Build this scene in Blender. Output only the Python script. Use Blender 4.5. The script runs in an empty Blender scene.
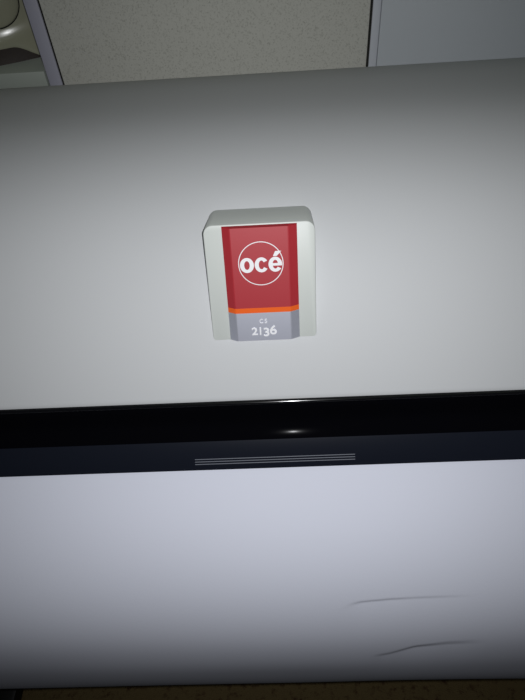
import bpy, bmesh, math
from mathutils import Vector, Matrix, noise
S = bpy.context.scene
COL = S.collection
R = math.radians

# ---------------------------------------------------------------- materials
def material(name, color, rough=0.5, metal=0.0, spec=0.5, bump=None, mottle=None, coat=0.0):
    """bump=(scale, distance)  mottle=(scale, dark colour, amount)"""
    m = bpy.data.materials.new(name); m.use_nodes = True
    nt = m.node_tree; b = nt.nodes['Principled BSDF']
    b.inputs['Base Color'].default_value = (*color, 1)
    b.inputs['Roughness'].default_value = rough
    b.inputs['Metallic'].default_value = metal
    b.inputs['Specular IOR Level'].default_value = spec
    b.inputs['Coat Weight'].default_value = coat
    tc = nt.nodes.new('ShaderNodeTexCoord')
    if bump:
        n = nt.nodes.new('ShaderNodeTexNoise'); n.inputs['Scale'].default_value = bump[0]
        n.inputs['Detail'].default_value = 3
        nt.links.new(tc.outputs['Object'], n.inputs['Vector'])
        bp = nt.nodes.new('ShaderNodeBump'); bp.inputs['Distance'].default_value = bump[1]
        bp.inputs['Strength'].default_value = 1
        nt.links.new(n.outputs['Fac'], bp.inputs['Height'])
        nt.links.new(bp.outputs['Normal'], b.inputs['Normal'])
    if mottle:
        n = nt.nodes.new('ShaderNodeTexNoise'); n.inputs['Scale'].default_value = mottle[0]
        n.inputs['Detail'].default_value = 4; n.inputs['Roughness'].default_value = 0.7
        nt.links.new(tc.outputs['Object'], n.inputs['Vector'])
        rp = nt.nodes.new('ShaderNodeMapRange')
        rp.inputs['From Min'].default_value = 0.52; rp.inputs['From Max'].default_value = 0.7
        rp.inputs['To Max'].default_value = mottle[2]
        nt.links.new(n.outputs['Fac'], rp.inputs['Value'])
        mx = nt.nodes.new('ShaderNodeMix'); mx.data_type = 'RGBA'
        mx.inputs['A'].default_value = (*color, 1); mx.inputs['B'].default_value = (*mottle[1], 1)
        nt.links.new(rp.outputs['Result'], mx.inputs['Factor'])
        nt.links.new(mx.outputs['Result'], b.inputs['Base Color'])
    return m

M = {}
M['hood'] = material('hood_plastic', (0.555, 0.567, 0.578), 0.55, spec=0.35, bump=(1400, 0.00003))
M['badge'] = material('badge_plastic', (0.60, 0.63, 0.60), 0.45, spec=0.4)
M['red'] = material('red_satin', (0.40, 0.016, 0.026), 0.5, spec=0.9, bump=(2500, 0.00002))
M['orange'] = material('orange_plastic', (0.85, 0.13, 0.015), 0.4)
M['silver'] = material('silver_satin', (0.86, 0.88, 1.0), 0.46, metal=0.82)
M['white'] = material('white_print', (0.86, 0.86, 0.88), 0.5)
M['black'] = material('gloss_black', (0.002, 0.002, 0.003), 0.09, spec=0.003)
M['bead'] = material('gloss_black_lip', (0.004, 0.004, 0.005), 0.13, spec=0.5)
M['guide'] = material('dark_slate_plastic', (0.0085, 0.0105, 0.0175), 0.3, spec=0.25)
M['mark'] = material('grey_print', (0.13, 0.14, 0.17), 0.5)
M['paper'] = material('paper_white', (0.71, 0.73, 0.83), 0.8, spec=0.15, bump=(500, 0.00004))
M['stand'] = material('dark_grey_steel', (0.012, 0.012, 0.012), 0.5)
M['rubber'] = material('black_rubber', (0.01, 0.01, 0.01), 0.8)
M['fabric'] = material('speckled_fabric', (0.62, 0.62, 0.56), 0.95, spec=0.1, bump=(900, 0.0003), mottle=(620, (0.36, 0.36, 0.31), 0.9))
M['post'] = material('pale_lilac_metal', (0.44, 0.44, 0.52), 0.5)
M['gap'] = material('gap_shade', (0.012, 0.012, 0.01), 0.8)  # black painted for the shade inside narrow gaps
M['steel_panel'] = material('pale_grey_enamel', (0.56, 0.60, 0.63), 0.5, bump=(300, 0.00005))
M['steel_edge'] = material('pale_grey_edge', (0.62, 0.65, 0.70), 0.5)
M['beige'] = material('beige_plastic', (0.40, 0.40, 0.29), 0.16, spec=0.5)
M['arch_shade'] = material('recess_shade', (0.035, 0.025, 0.02), 0.4)  # near-black stand-in for the shade under the machine
M['laminate'] = material('white_laminate', (0.42, 0.46, 0.41), 0.5)
M['wall'] = material('painted_wall', (0.5, 0.5, 0.45), 0.9, bump=(200, 0.0003))

def carpet():
    m = material('brown_carpet', (0.30, 0.22, 0.10), 0.95, spec=0.1, bump=(400, 0.003), mottle=(60, (0.12, 0.06, 0.035), 1.0))
    return m
M['carpet'] = carpet()


# ---------------------------------------------------------------- helpers
def link(name, me, mat, parent=None):
    o = bpy.data.objects.new(name, me); COL.objects.link(o)
    if mat: me.materials.append(mat)
    if parent: o.parent = parent
    return o

def finish(name, bm, mat, parent=None, smooth=35):
    bmesh.ops.recalc_face_normals(bm, faces=bm.faces)
    me = bpy.data.meshes.new(name); bm.to_mesh(me); bm.free()
    if smooth:
        me.shade_smooth(); me.set_sharp_from_angle(angle=R(smooth))
    return link(name, me, mat, parent)

def thing(name, label, cat, loc=(0, 0, 0)):
    o = bpy.data.objects.new(name, None); COL.objects.link(o); o.location = loc
    o['label'] = label; o['category'] = cat
    o.empty_display_size = 0.05
    ROOT[o.name] = Vector(loc)
    return o
ROOT = {}

def rel(bm, parent):
    """vertices are written in world metres; store them relative to the thing's base"""
    v = ROOT[parent.name]
    bmesh.ops.translate(bm, verts=bm.verts, vec=-v)

def box(bm, x0, x1, y0, y1, z0, z1, bevel=0.0, seg=2):
    r = bmesh.ops.create_cube(bm, size=1)
    vs = r['verts']
    for v in vs:
        v.co = Vector(((x0 + x1) / 2 + v.co.x * (x1 - x0), (y0 + y1) / 2 + v.co.y * (y1 - y0), (z0 + z1) / 2 + v.co.z * (z1 - z0)))
    if bevel:
        es = list({e for v in vs for e in v.link_edges})
        bmesh.ops.bevel(bm, geom=es, offset=bevel, segments=seg, affect='EDGES', profile=0.5)

def extrude_profile(bm, pts, x0, x1, nx=1):
    """closed profile of (y,z) points swept along X, capped"""
    cols = []
    for i in range(nx + 1):
        x = x0 + (x1 - x0) * i / nx
        cols.append([bm.verts.new((x, p[0], p[1])) for p in pts])
    n = len(pts)
    for i in range(nx):
        for j in range(n):
            bm.faces.new((cols[i][j], cols[i][(j + 1) % n], cols[i + 1][(j + 1) % n], cols[i + 1][j]))
    bm.faces.new(cols[0]); bm.faces.new(cols[-1])

def sweep_slope(start, keys, s0, s1, step, up=1, soft=.004):
    """walk a profile whose slope (degrees) is given against arc length"""
    y, z = start; out = [(y, z)]; s = s0
    def phi(t):
        if t <= keys[0][0]: return keys[0][1]
        for (a, pa), (b, pb) in zip(keys, keys[1:]):
            if t <= b: return pa + (pb - pa) * (t - a) / (b - a)
        return keys[-1][1]
    def smooth_phi(t):
        return sum(phi(t + d) for d in (-3 * soft, -2 * soft, -soft, 0, soft, 2 * soft, 3 * soft)) / 7
    while s < s1 - 1e-9:
        p = R(smooth_phi(s + step / 2))
        y += up * math.cos(p) * step; z += up * math.sin(p) * step; s += step
        out.append((y, z))
    return out

def tube(bm, path, r, n=10):
    rings = []
    for i, p in enumerate(path):
        p = Vector(p)
        t = (Vector(path[min(i + 1, len(path) - 1)]) - Vector(path[max(i - 1, 0)])).normalized()
        a = t.orthogonal().normalized() if i == 0 else (a - t * a.dot(t)).normalized()
        b = t.cross(a)
        rings.append([bm.verts.new(p + (a * math.cos(k * 2 * math.pi / n) + b * math.sin(k * 2 * math.pi / n)) * r) for k in range(n)])
    for q, w in zip(rings, rings[1:]):
        for k in range(n): bm.faces.new((q[k], q[(k + 1) % n], w[(k + 1) % n], w[k]))
    bm.faces.new(rings[0]); bm.faces.new(rings[-1])

# ---------------------------------------------------------------- the setting
def struct(name, bm, mat):
    o = finish(name, bm, mat, None); o['kind'] = 'structure'; return o
bm = bmesh.new(); box(bm, -2.2, 2.2, -1.2, 1.3, -0.05, 0.0); struct('floor', bm, M['carpet'])
bm = bmesh.new(); box(bm, -2.2, 2.2, 1.3, 1.4, 0.0, 2.5); struct('wall_back', bm, M['wall'])

# ---------------------------------------------------------------- the wide format printer
XL, XR = -0.74, 0.80
BASE = (0.03, 0.42, 0.0)
prn = thing('wide_format_printer', 'light grey wide-format printer with curved hood, black front trim and red name badge', 'printer', BASE)

HK = [(0.0, 56), (0.0383, 52), (0.0736, 48), (0.1014, 44), (0.1297, 35), (0.1606, 22), (0.1881, 13), (0.2174, 5),
      (0.2450, -1.5), (0.2700, -4), (0.3054, -5), (0.345, -12), (0.366, -28), (0.385, -62), (0.400, -88), (0.44, -90)]
HX, HZ = 0.2496, 1.0311
hood = sweep_slope((HX, HZ), HK, 0.0024, 0.44, 0.002)
# small rounded lip at the front edge of the hood, then the underside
lip = [(HX + 0.0024, HZ - 0.0024), (HX + 0.0008, HZ - 0.0023), (HX - 0.0002, HZ - 0.0013)]
yb = hood[-1][0]; zb = hood[-1][1]
under = [(yb, 1.03), (0.30, 1.03), (0.262, 1.0270)]
bm = bmesh.new(); extrude_profile(bm, hood + under + lip, XL, XR, 8); rel(bm, prn)
finish('hood', bm, M['hood'], prn, 50)

# body behind the paper
bm = bmesh.new()
extrude_profile(bm, [(0.2500, 1.0300), (0.2600, 1.0400), (yb - 0.012, 1.0400), (yb - 0.012, 0.80), (0.33, 0.80), (0.285, 0.86), (0.2430, 0.968), (0.2430, 0.985), (0.258, 1.010)], XL + .004, XR - .004)
rel(bm, prn); finish('body', bm, M['stand'], prn, 30)

# glossy lip bead and black trim
def bead(cy, cz, r, n=14):
    return [(cy + r * math.cos(a), cz + r * math.sin(a)) for a in [2 * math.pi * k / n for k in range(n)]]
bm = bmesh.new(); extrude_profile(bm, bead(0.2486, 1.0279, 0.0016, 24), XL + .002, XR - .002); rel(bm, prn)
finish('trim_bead', bm, M['bead'], prn, 60)
c60, s60 = math.cos(R(60)), math.sin(R(60))
A = (0.2476, 1.0262); Bq = (0.2331, 1.00253)
cove = sweep_slope(Bq, [(0, 29), (.004, 33), (.010, 39), (.013, 62), (.018, 78), (.03, 81)], 0, .0265, .0005, 1, .0006)
bm = bmesh.new()
extrude_profile(bm, cove + [(.2490, 1.0285), (.256, 1.0285), (Bq[0] + .010, Bq[1] - .003), (Bq[0] + .0004, Bq[1] - .0006)], XL + .002, XR - .002)
rel(bm, prn); o = finish('black_trim', bm, M['black'], prn, 30)

# slate guide plate with ruled marks
G0 = (0.2333, 1.0028); G1 = (0.2184, 0.9878)
bm = bmesh.new()
extrude_profile(bm, [G0, (G1[0] + .0004, G1[1] + .0004), (G1[0] + .0001, G1[1] - .0005), (G1[0] + .0016, G1[1] - .0010), (G0[0] + .006, G0[1] - .003)], XL + .002, XR - .002)
rel(bm, prn); gp = finish('guide_plate', bm, M['guide'], prn, 30)
ROOT[gp.name] = ROOT[prn.name]
def on_plate(yc):    # height of the plate surface at depth y
    return G1[1] + (yc - G1[0])
bm = bmesh.new()
nrm = Vector((0, -math.sin(R(45)), math.cos(R(45)))); tv = Vector((0, math.cos(R(45)), math.sin(R(45))))
for yc in (0.2214, 0.2227, 0.2240):
    c = Vector((0, yc, on_plate(yc)))
    vs = []
    for x in (-0.0687, 0.0496):
        for a, h in ((-.00028, -.0001), (.00028, -.0001), (.00028, .00012), (-.00028, .00012)):
            vs.append(bm.verts.new(Vector((x, 0, 0)) + c + tv * a + nrm * h))
    for k in range(4): bm.faces.new((vs[k], vs[(k + 1) % 4], vs[4 + (k + 1) % 4], vs[4 + k]))
    bm.faces.new(vs[:4]); bm.faces.new(vs[4:])
rel(bm, prn); o = finish('ruled_marks', bm, M['mark'], gp, 0); o['label'] = 'three fine pale lines'

# side covers
hp = [p for p in hood]
cy, cz = 0.40, 1.00
outer = [(cy + (p[0] - cy) * 1.03, cz + (p[1] - cz) * 1.05) for p in hp[::4]]
prof = outer + [(outer[-1][0], 0.80), (0.33, 0.79), (0.28, 0.85), (0.234, 0.96), (0.212, 0.984)]
for x0, x1 in ((XL - .05, XL), (XR, XR + .05)):
    bm = bmesh.new(); extrude_profile(bm, prof, x0, x1)
    es = [e for e in bm.edges if abs(e.verts[0].co.x - e.verts[1].co.x) < 1e-6]
    bmesh.ops.bevel(bm, geom=es, offset=.004, segments=2, affect='EDGES')
    rel(bm, prn); finish('side_cover', bm, M['hood'], prn, 40)

# stand
for x in (-0.60, 0.66):
    bm = bmesh.new(); box(bm, x - .03, x + .03, .36, .46, .085, .802, .004)
    rel(bm, prn); finish('stand_leg', bm, M['stand'], prn)
    bm = bmesh.new(); box(bm, x - .035, x + .035, .14, .62, .045, .085, .008)
    rel(bm, prn); ft = finish('stand_foot', bm, M['stand'], prn); ROOT[ft.name] = ROOT[prn.name]
    for y in (.18, .58):
        bm = bmesh.new()
        bmesh.ops.create_cone(bm, cap_ends=True, segments=20, radius1=.0225, radius2=.0225, depth=.03,
                              matrix=Matrix.Translation((x, y, .0225)) @ Matrix.Rotation(R(90), 4, 'Y'))
        bmesh.ops.bevel(bm, geom=[e for e in bm.edges if len(e.link_faces) == 2 and abs(e.verts[0].co.x - e.verts[1].co.x) < 1e-6], offset=.004, segments=2, affect='EDGES')
        box(bm, x - .006, x + .006, y - .006, y + .006, .03, .05)
        rel(bm, prn); finish('caster', bm, M['rubber'], ft)
bm = bmesh.new(); box(bm, -.60, .66, .39, .43, .25, .31, .004); rel(bm, prn); finish('crossbar', bm, M['stand'], prn)

# ---- name badge: a wedge standing out of the hood
PB = Vector((0, 0.27555, 1.06577)); ang = R(69)
V = Vector((0, math.cos(ang), math.sin(ang))); N = Vector((0, -math.sin(ang), math.cos(ang))); U = Vector((1, 0, 0))
def face(x, v, n=0): return PB + U * x + V * v + N * n
TOPV = 0.0821
BX0, BX1 = -0.0489, 0.0240
bm = bmesh.new()
def rounded(x0, x1, v0, v1, r, n=8):
    pts = []
    for cx, cv, a0 in ((x1 - r, v1 - r, 0), (x0 + r, v1 - r, 90), (x0 + r, v0 + r, 180), (x1 - r, v0 + r, 270)):
        for k in range(n + 1):
            a = R(a0 + 90 * k / n); pts.append((cx + r * math.cos(a), cv + r * math.sin(a)))
    return pts
back = Vector((0, .0367, -.0125)).normalized()
layers = [(-.0009, 0.0), (-.0003, 0.0003), (0, 0.0009), (0, 0.050)]
rings = []
for ins, d in layers:
    pts = rounded(BX0 - ins, BX1 + ins, -.0030 - ins, TOPV + ins, .0062 + ins)
    rings.append([bm.verts.new(face(p[0], p[1]) + back * d) for p in pts])
for a, b in zip(rings, rings[1:]):
    for k in range(len(a)): bm.faces.new((a[k], a[(k + 1) % len(a)], b[(k + 1) % len(a)], b[k]))
bm.faces.new(rings[0]); bm.faces.new(rings[-1])
rel(bm, prn); badge = finish('name_badge', bm, M['badge'], prn, 32); ROOT[badge.name] = ROOT[prn.name]
badge['label'] = 'raised grey name badge with a red and silver centre band'

H = 0.0038
def band(name, v0, v1, mat, h=H, top=False):
    bm = bmesh.new()
    sec = [(-.0366, -.0008), (-.0366, 0.0002), (-.0316, h * .95), (-.0309, h), (.0060, h), (.0067, h * .95), (.0122, .0002), (.0122, -.0008)]
    def ring(v, k=1): return [bm.verts.new(face(x, v, n * k if n > 0 else n)) for x, n in sec]
    rs = [ring(v0), ring(v1 - (.0008 if top else 0))]
    if top: rs.append(ring(v1, .3))
    for a, b in zip(rs, rs[1:]):
        for k in range(len(a)): bm.faces.new((a[k], a[(k + 1) % len(a)], b[(k + 1) % len(a)], b[k]))
    bm.faces.new(rs[0]); bm.faces.new(rs[-1])
    rel(bm, prn); return finish(name, bm, mat, badge, 12)
band('silver_plate', .0008, .0216, M['silver'])
band('orange_stripe', .0216, .0252, M['orange'], H + .0001)
band('red_plate', .0252, TOPV - .0010, M['red'], H, True)

# flat printed shapes, laid on the band as thin closed meshes
def prism(bm, outline, cx, cv, h0=H - .0002, h1=H + .00012, hole=None):
    """outline (and a matching-count hole) in face units; strips keep it free of n-gon trouble"""
    if hole:
        n = len(outline)
        lo = [bm.verts.new(face(cx + p[0], cv + p[1], h0)) for p in outline]; lt = [bm.verts.new(face(cx + p[0], cv + p[1], h1)) for p in outline]
        io = [bm.verts.new(face(cx + p[0], cv + p[1], h0)) for p in hole]; it = [bm.verts.new(face(cx + p[0], cv + p[1], h1)) for p in hole]
        for k in range(n):
            j = (k + 1) % n
            bm.faces.new((lt[k], lt[j], it[j], it[k])); bm.faces.new((lo[k], lo[j], io[j], io[k]))
            bm.faces.new((lo[k], lo[j], lt[j], lt[k])); bm.faces.new((io[k], io[j], it[j], it[k]))
    else:
        n = len(outline)
        lo = [bm.verts.new(face(cx + p[0], cv + p[1], h0)) for p in outline]; lt = [bm.verts.new(face(cx + p[0], cv + p[1], h1)) for p in outline]
        for k in range(n):
            j = (k + 1) % n; bm.faces.new((lo[k], lo[j], lt[j], lt[k]))
        bm.faces.new(lo); bm.faces.new(lt)
def ell(rx, ry, a0=0, a1=360, n=48, cx=0, cv=0):
    m = n if a1 - a0 >= 359.9 else n + 1
    return [(cx + rx * math.cos(R(a0 + (a1 - a0) * k / n)), cv + ry * math.sin(R(a0 + (a1 - a0) * k / n))) for k in range(m)]
LX, LV = -0.0122, 0.0563
bm = bmesh.new(); prism(bm, ell(.0149, .0149, n=72), LX, LV, hole=ell(.01435, .01435, n=72))
rel(bm, prn); o = finish('logo_ring', bm, M['white'], badge, 0)

def arc_stroke(bm, cx, cv, rx, ry, ix, iy, a0, a1, n=36):
    """thick arc between an outer and an inner ellipse"""
    prev = None
    def quad(k):
        a = R(a0 + (a1 - a0) * k / n)
        o_ = (cx + rx * math.cos(a), cv + ry * math.sin(a)); i_ = (cx + ix * math.cos(a), cv + iy * math.sin(a))
        return [bm.verts.new(face(*o_, H - .0002)), bm.verts.new(face(*o_, H + .00012)), bm.verts.new(face(*i_, H + .00012)), bm.verts.new(face(*i_, H - .0002))]
    first = prev = quad(0)
    for k in range(1, n + 1):
        q = quad(k)
        for j in range(4): bm.faces.new((prev[j], prev[(j + 1) % 4], q[(j + 1) % 4], q[j]))
        prev = q
    bm.faces.new(first); bm.faces.new(prev)
rx, ry, ix, iy = .0046, .0051, .0018, .0030
bv = LV - .0008
bm = bmesh.new()
prism(bm, ell(rx, ry), LX - .0092, bv, hole=ell(ix, iy))                          # o
arc_stroke(bm, LX + .0004, bv, rx * .98, ry, ix, iy, 33, 327)                      # c
arc_stroke(bm, LX + .0095, bv, rx * .98, ry, ix, iy, 0, 325)                       # e
prism(bm, [(.0008 - rx, -.0009), (rx * .98, -.0009), (rx * .98, .0008), (.0008 - rx, .0008)], LX + .0095, bv, h1=H + .00018)
prism(bm, [(-.0014, .0056), (.0011, .0056), (.0042, .0089), (.0002, .0089)], LX + .0095, bv, h1=H + .00022)   # acute accent
rel(bm, prn); finish('logo_lettering', bm, M['white'], badge, 0)

def text_on_badge(name, pieces, mat):
    bm = bmesh.new()
    for ch, x, v, size, bold, sx in pieces:
        cu = bpy.data.curves.new('glyph', 'FONT'); cu.body = ch; cu.size = size; cu.align_x = 'CENTER'
        cu.offset = bold; cu.extrude = .00015; cu.resolution_u = 6
        ob = bpy.data.objects.new('glyph', cu); COL.objects.link(ob)
        dg = bpy.context.evaluated_depsgraph_get()
        me = bpy.data.meshes.new_from_object(ob.evaluated_get(dg))
        mat4 = Matrix.Identity(4)
        for r_ in range(3):
            mat4[r_][0] = U[r_] * sx; mat4[r_][1] = V[r_]; mat4[r_][2] = N[r_]
        mat4.translation = face(x, v, H)
        me.transform(mat4); bm.from_mesh(me)
        bpy.data.objects.remove(ob); bpy.data.curves.remove(cu); bpy.data.meshes.remove(me)
    rel(bm, prn); return finish(name, bm, mat, badge, 0)
mx = -0.0127
text_on_badge('model_lettering', [
    ('2', mx - .0064, .0052, .0078, .00018, 1.1), ('1', mx - .0024, .0052, .0078, .00018, .9),
    ('3', mx + .0018, .0040, .0088, .00018, 1.1), ('6', mx + .0065, .0052, .0094, .00018, 1.1),
    ('C', mx - .0014, .0138, .0044, .00003, .9), ('S', mx + .0017, .0138, .0044, .00003, .9)], M['white'])

# ---------------------------------------------------------------- paper
PK = [(-.02, 28), (0, 28), (.0231, 34), (.0517, 41), (.0777, 49), (.098, 57), (.1219, 68), (.1567, 83), (.2052, 93), (.28, 98), (.33, 102), (.37, 118), (.5, 125)]
start = (0.2205 + .018 * math.cos(R(28)), 0.9856 + .018 * math.sin(R(28)))
path = sweep_slope(start, [(a, b) for a, b in PK], -.018, .44, .001, up=-1)
def seg_dist(p, a, b):
    a, b, p = Vector(a), Vector(b), Vector(p)
    t = max(0, min(1, (p - a).dot(b - a) / (b - a).length_squared)); q = a + (b - a) * t
    side = (b - a).x * (p - a).y - (b - a).y * (p - a).x
    return (p - q).length * (1 if side >= 0 else -1), t
def crease(x, s):
    """two shallow folds: the sheet drops just below the fold line and recovers further down"""
    h = 0
    for pts, amp, w1, w2 in ((((.034, .1100, 0), (.042, .1040, .3), (.0496, .1019, 1), (.070, .1002, 1), (.0897, .0993, .6), (.14, .0985, 0)), .0010, .0020, .018),
                             (((.060, .170, 0), (.0731, .1663, .6), (.0928, .1539, 1), (.1166, .1484, .6), (.15, .146, 0)), .0016, .009, .03)):
        if x <= pts[0][0] or x >= pts[-1][0]: continue
        for a, b in zip(pts, pts[1:]):
            if x <= b[0]:
                t = (x - a[0]) / (b[0] - a[0]); line = a[1] + (b[1] - a[1]) * t; k = a[2] + (b[2] - a[2]) * (t * t * (3 - 2 * t)); break
        d = s - line
        if d > 0:
            u = min(1, d / w1); h -= amp * k * u * u * (3 - 2 * u) * math.exp(-max(0, d - w1) / w2)
    return h
bm = bmesh.new(); NX = 380; PX0, PX1 = -.457, .457
cols = []
for i in range(NX + 1):
    x = PX0 + (PX1 - PX0) * i / NX; c = []
    for j, (y, z) in enumerate(path):
        s = -.018 + j * .001
        j2 = min(j + 1, len(path) - 1); j1 = max(j - 1, 0)
        dy, dz = path[j2][0] - path[j1][0], path[j2][1] - path[j1][1]
        L = math.hypot(dy, dz); ny, nz = dz / L, -dy / L     # outward: towards the front and up
        if nz < 0 and s < .1: ny, nz = -ny, -nz
        h = crease(x, s) + max(0, min(1, s / .05)) * .0012 * noise.noise((x * 5, s * 9, 3.1))
        c.append(bm.verts.new((x, y + ny * h, z + nz * h)))
    cols.append(c)
for i in range(NX):
    for j in range(len(path) - 1):
        bm.faces.new((cols[i][j], cols[i][j + 1], cols[i + 1][j + 1], cols[i + 1][j]))
bmesh.ops.recalc_face_normals(bm, faces=bm.faces)
me = bpy.data.meshes.new('paper_sheet'); bm.to_mesh(me); bm.free(); me.shade_smooth()
pap = link('paper_sheet', me, M['paper'])
pap['label'] = 'wide white paper sheet draping out of the printer slot, faint creases at right'; pap['category'] = 'paper'
sd = pap.modifiers.new('thick', 'SOLIDIFY'); sd.thickness = .0002; sd.offset = 0

# ---------------------------------------------------------------- partition screen behind the printer
YW = 0.640
par = thing('partition_screen', 'speckled grey-beige fabric partition screen with pale metal end post, behind printer', 'partition', (-.06, YW + .02, 0))
bm = bmesh.new(); box(bm, -.2305, .1032, YW + .0015, YW + .035, .06, 1.62, .001); rel(bm, par); finish('fabric_panel', bm, M['fabric'], par)
bm = bmesh.new(); box(bm, -.2462, -.2320, YW, YW + .042, .0, 1.64, .0012); rel(bm, par); o = finish('end_post', bm, M['post'], par); o['label'] = 'pale metal end post'
bm = bmesh.new(); box(bm, -.2320, -.2305, YW + .002, YW + .038, .02, 1.63); box(bm, .1032, .1052, YW + .0006, YW + .038, .02, 1.63); box(bm, -.2474, -.2462, YW + .004, YW + .038, .0, 1.63); rel(bm, par); finish('gap_fill', bm, M['gap'], par)  # black strips added to draw the shaded gaps beside post and cabinet
bm = bmesh.new(); box(bm, -.2305, .1032, YW + .002, YW + .038, 1.62, 1.64, .002); rel(bm, par); finish('top_rail', bm, M['post'], par)
bm = bmesh.new(); box(bm, -.2305, .1032, YW + .002, YW + .038, 0, .06, .002); rel(bm, par); finish('bottom_rail', bm, M['post'], par)

# cabinet to the right
cab = thing('storage_cabinet', 'tall pale blue-grey metal cabinet to the right of the fabric partition', 'cabinet', (.5, YW + .2, 0))
bm = bmesh.new(); box(bm, .1054, .9, YW + .003, YW + .42, 0, 1.8, .001); rel(bm, cab); finish('body', bm, M['steel_edge'], cab)
bm = bmesh.new(); box(bm, .1053, .1135, YW - .001, YW + .0028, .05, 1.78, .0008); rel(bm, cab); finish('edge_trim', bm, M['steel_edge'], cab)
bm = bmesh.new(); box(bm, .1141, .895, YW - .0006, YW + .0028, .05, 1.78, .0008); rel(bm, cab); dr = finish('door', bm, M['steel_panel'], cab); ROOT[dr.name] = ROOT[cab.name]
bm = bmesh.new(); tube(bm, [(.86, YW + .0005, 1.0), (.86, YW - .02, 1.0), (.86, YW - .02, .88), (.86, YW + .0005, .88)], .004); rel(bm, cab); finish('handle', bm, M['stand'], dr)

# white side cabinet with the beige machine on it
low = thing('low_cabinet', 'low white cabinet left of the partition, carrying the beige machine', 'cabinet', (-.5, .85, 0))
LZ = 1.1235
bm = bmesh.new(); box(bm, -.80, -.2480, YW, 1.12, LZ - .022, LZ, .0015); rel(bm, low); finish('countertop', bm, M['laminate'], low)
bm = bmesh.new(); box(bm, -.79, -.256, YW + .02, 1.11, .0, LZ - .022, .001); rel(bm, low); finish('body', bm, M['laminate'], low)
for x0, x1, hx in ((-.788, -.525, -.55), (-.521, -.258, -.496)):
    bm = bmesh.new(); box(bm, x0, x1, YW + .004, YW + .0198, .06, LZ - .026, .0015); rel(bm, low); d = finish('door', bm, M['laminate'], low); ROOT[d.name] = ROOT[low.name]
    bm = bmesh.new(); tube(bm, [(hx, YW + .004, .9), (hx, YW - .015, .9), (hx, YW - .015, .8), (hx, YW + .004, .8)], .004); rel(bm, low); finish('handle', bm, M['stand'], d)

mac = thing('desktop_machine', 'glossy beige plastic office machine with a dark arched recess, standing on the white cabinet', 'office machine', (-.42, .80, LZ))
# curved front wall; arched underside
XC, HW = -.412, .160
YF, PR = .641, .30
def front(x, z):
    y = YF + PR - math.sqrt(PR * PR - (x - XC) ** 2)
    zc = LZ + .019 + .008 * abs((x - XC) / .15) ** 4
    t = max(0, min(1, (z - zc) / .016))
    y += .0030 * t * t * (3 - 2 * t)
    return y + .10 * max(0, (z - LZ - .155)) ** 1.2
def arch(x):
    t = max(0.0, min(1.0, (.155 - abs(x - XC)) / .029))
    return .0006 + .0155 * (t * t * (3 - 2 * t)) ** .85
bm = bmesh.new()
nX, nZ = 110, 70; top = LZ + .19
grid = []
for i in range(nX + 1):
    x = XC - HW + 2 * HW * i / nX; zl = LZ + arch(x); c = []
    for k in range(nZ + 1):
        z = zl + (top - zl) * k / nZ
        c.append(bm.verts.new((x, front(x, z) + .0015 * max(0, 1 - (z - zl) / .003), z)))
    grid.append(c)
for i in range(nX):
    for k in range(nZ):
        bm.faces.new((grid[i][k], grid[i + 1][k], grid[i + 1][k + 1], grid[i][k + 1]))
ret = bmesh.ops.extrude_edge_only(bm, edges=[e for e in bm.edges if e.is_boundary])
for v in ret['geom']:
    if isinstance(v, bmesh.types.BMVert): v.co.y = .96
bmesh.ops.holes_fill(bm, edges=[e for e in bm.edges if e.is_boundary], sides=0)
rel(bm, mac); finish('shell', bm, M['beige'], mac, 40)
bm = bmesh.new(); q = []
for i in range(61):      # dark fill painting the shade under the arch, following the shell
    x = XC - .1595 + .319 * i / 60; y = front(x, LZ) + .003
    q.append([bm.verts.new((x, y, LZ)), bm.verts.new((x, y, LZ + arch(x) + .0004)), bm.verts.new((x, .955, LZ + arch(x) + .0004)), bm.verts.new((x, .955, LZ))])
for a, b in zip(q, q[1:]):
    for k in range(4): bm.faces.new((a[k], a[(k + 1) % 4], b[(k + 1) % 4], b[k]))
bm.faces.new(q[0]); bm.faces.new(q[-1])
rel(bm, mac); finish('recess', bm, M['arch_shade'], mac)
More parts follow.
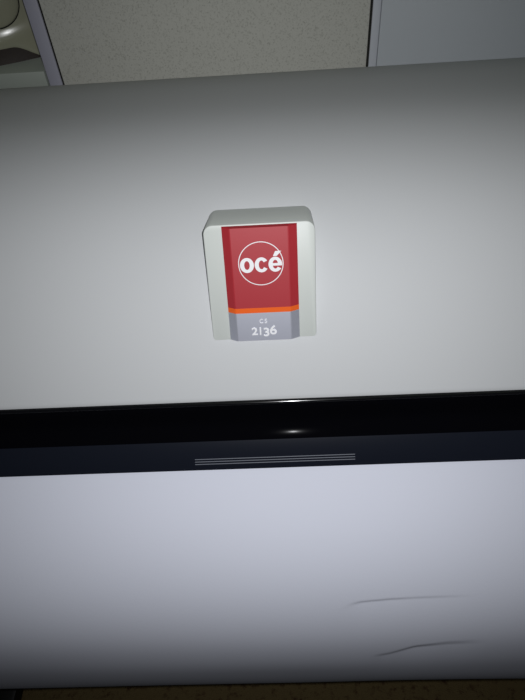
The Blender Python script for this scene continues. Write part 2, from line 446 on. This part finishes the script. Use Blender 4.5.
# rounded front panel, pillowed, with a dark seam round it
PXa, PXb, PZa, PZb = XC - .145, -.2670, 1.1595, 1.285
bm = bmesh.new(); rr = []
for ins, d in ((0, .004), (0, -.0002), (.0008, -.0010), (.0025, -.0019), (.007, -.0027), (.015, -.0031), (.03, -.0033), (.045, -.0033), (.058, -.0033)):
    pts = rounded(PXa + ins, PXb - ins, PZa + ins, PZb - ins, max(.0015, .024 - ins * .9), 10)
    rr.append([bm.verts.new((p[0], front(p[0], p[1]) + d, p[1])) for p in pts])
for a, b in zip(rr, rr[1:]):
    for k in range(len(a)): bm.faces.new((a[k], a[(k + 1) % len(a)], b[(k + 1) % len(a)], b[k]))
bm.faces.new(rr[-1])
rel(bm, mac); finish('front_panel', bm, M['beige'], mac, 50)
bm = bmesh.new()
pts = rounded(PXa - .0006, PXb + .0006, PZa - .0006, PZb + .0006, .0246, 10)
tube(bm, [(p[0], front(p[0], p[1]) + .0003, p[1]) for p in pts + pts[:1]], .0007, 6)
rel(bm, mac); finish('panel_seam', bm, M['gap'], mac, 60)

# ---------------------------------------------------------------- camera, flash and room light
cd = bpy.data.cameras.new('camera'); cam = bpy.data.objects.new('camera', cd); COL.objects.link(cam); S.camera = cam
cd.sensor_fit = 'VERTICAL'; cd.sensor_height = 36.0; cd.lens = 560 / 700 * 36; cd.clip_start = .01
rot = Matrix(((0.9984523502578783, 0.0418351534758051, 0.03664320125446414),
              (-0.005661093430289994, 0.731917742356238, -0.6813694815922718),
              (-0.05532500597101509, 0.6801075197039094, 0.731021822763523)))
cam.matrix_world = Matrix.Translation((0, 0, 1.35)) @ rot.to_4x4()

fl = bpy.data.lights.new('phone_flash', 'SPOT'); fl.energy = 5.6; fl.spot_size = R(112); fl.spot_blend = 1.0
fl.shadow_soft_size = .0025; fl.color = (.97, .98, 1.0)
fo = bpy.data.objects.new('phone_flash', fl); COL.objects.link(fo)
fo.matrix_world = Matrix.Translation(Vector((0, 0, 1.35)) + rot @ Vector((.010, .004, .0))) @ rot.to_4x4()

al = bpy.data.lights.new('ceiling_lamp', 'AREA'); al.shape = 'RECTANGLE'; al.size = 1.2; al.size_y = .3; al.energy = .45; al.color = (.85, 1.0, .62)
ao = bpy.data.objects.new('ceiling_lamp', al); COL.objects.link(ao); ao.location = (.2, .3, 2.6)
w = bpy.data.worlds.new('room_light'); S.world = w; w.use_nodes = True
w.node_tree.nodes['Background'].inputs[0].default_value = (.85, .92, 1.0, 1)
w.node_tree.nodes['Background'].inputs[1].default_value = .017

vs_ = S.view_settings; vs_.view_transform = 'Standard'; vs_.look = 'None'; vs_.gamma = 1; vs_.use_curve_mapping = False; vs_.exposure = 0
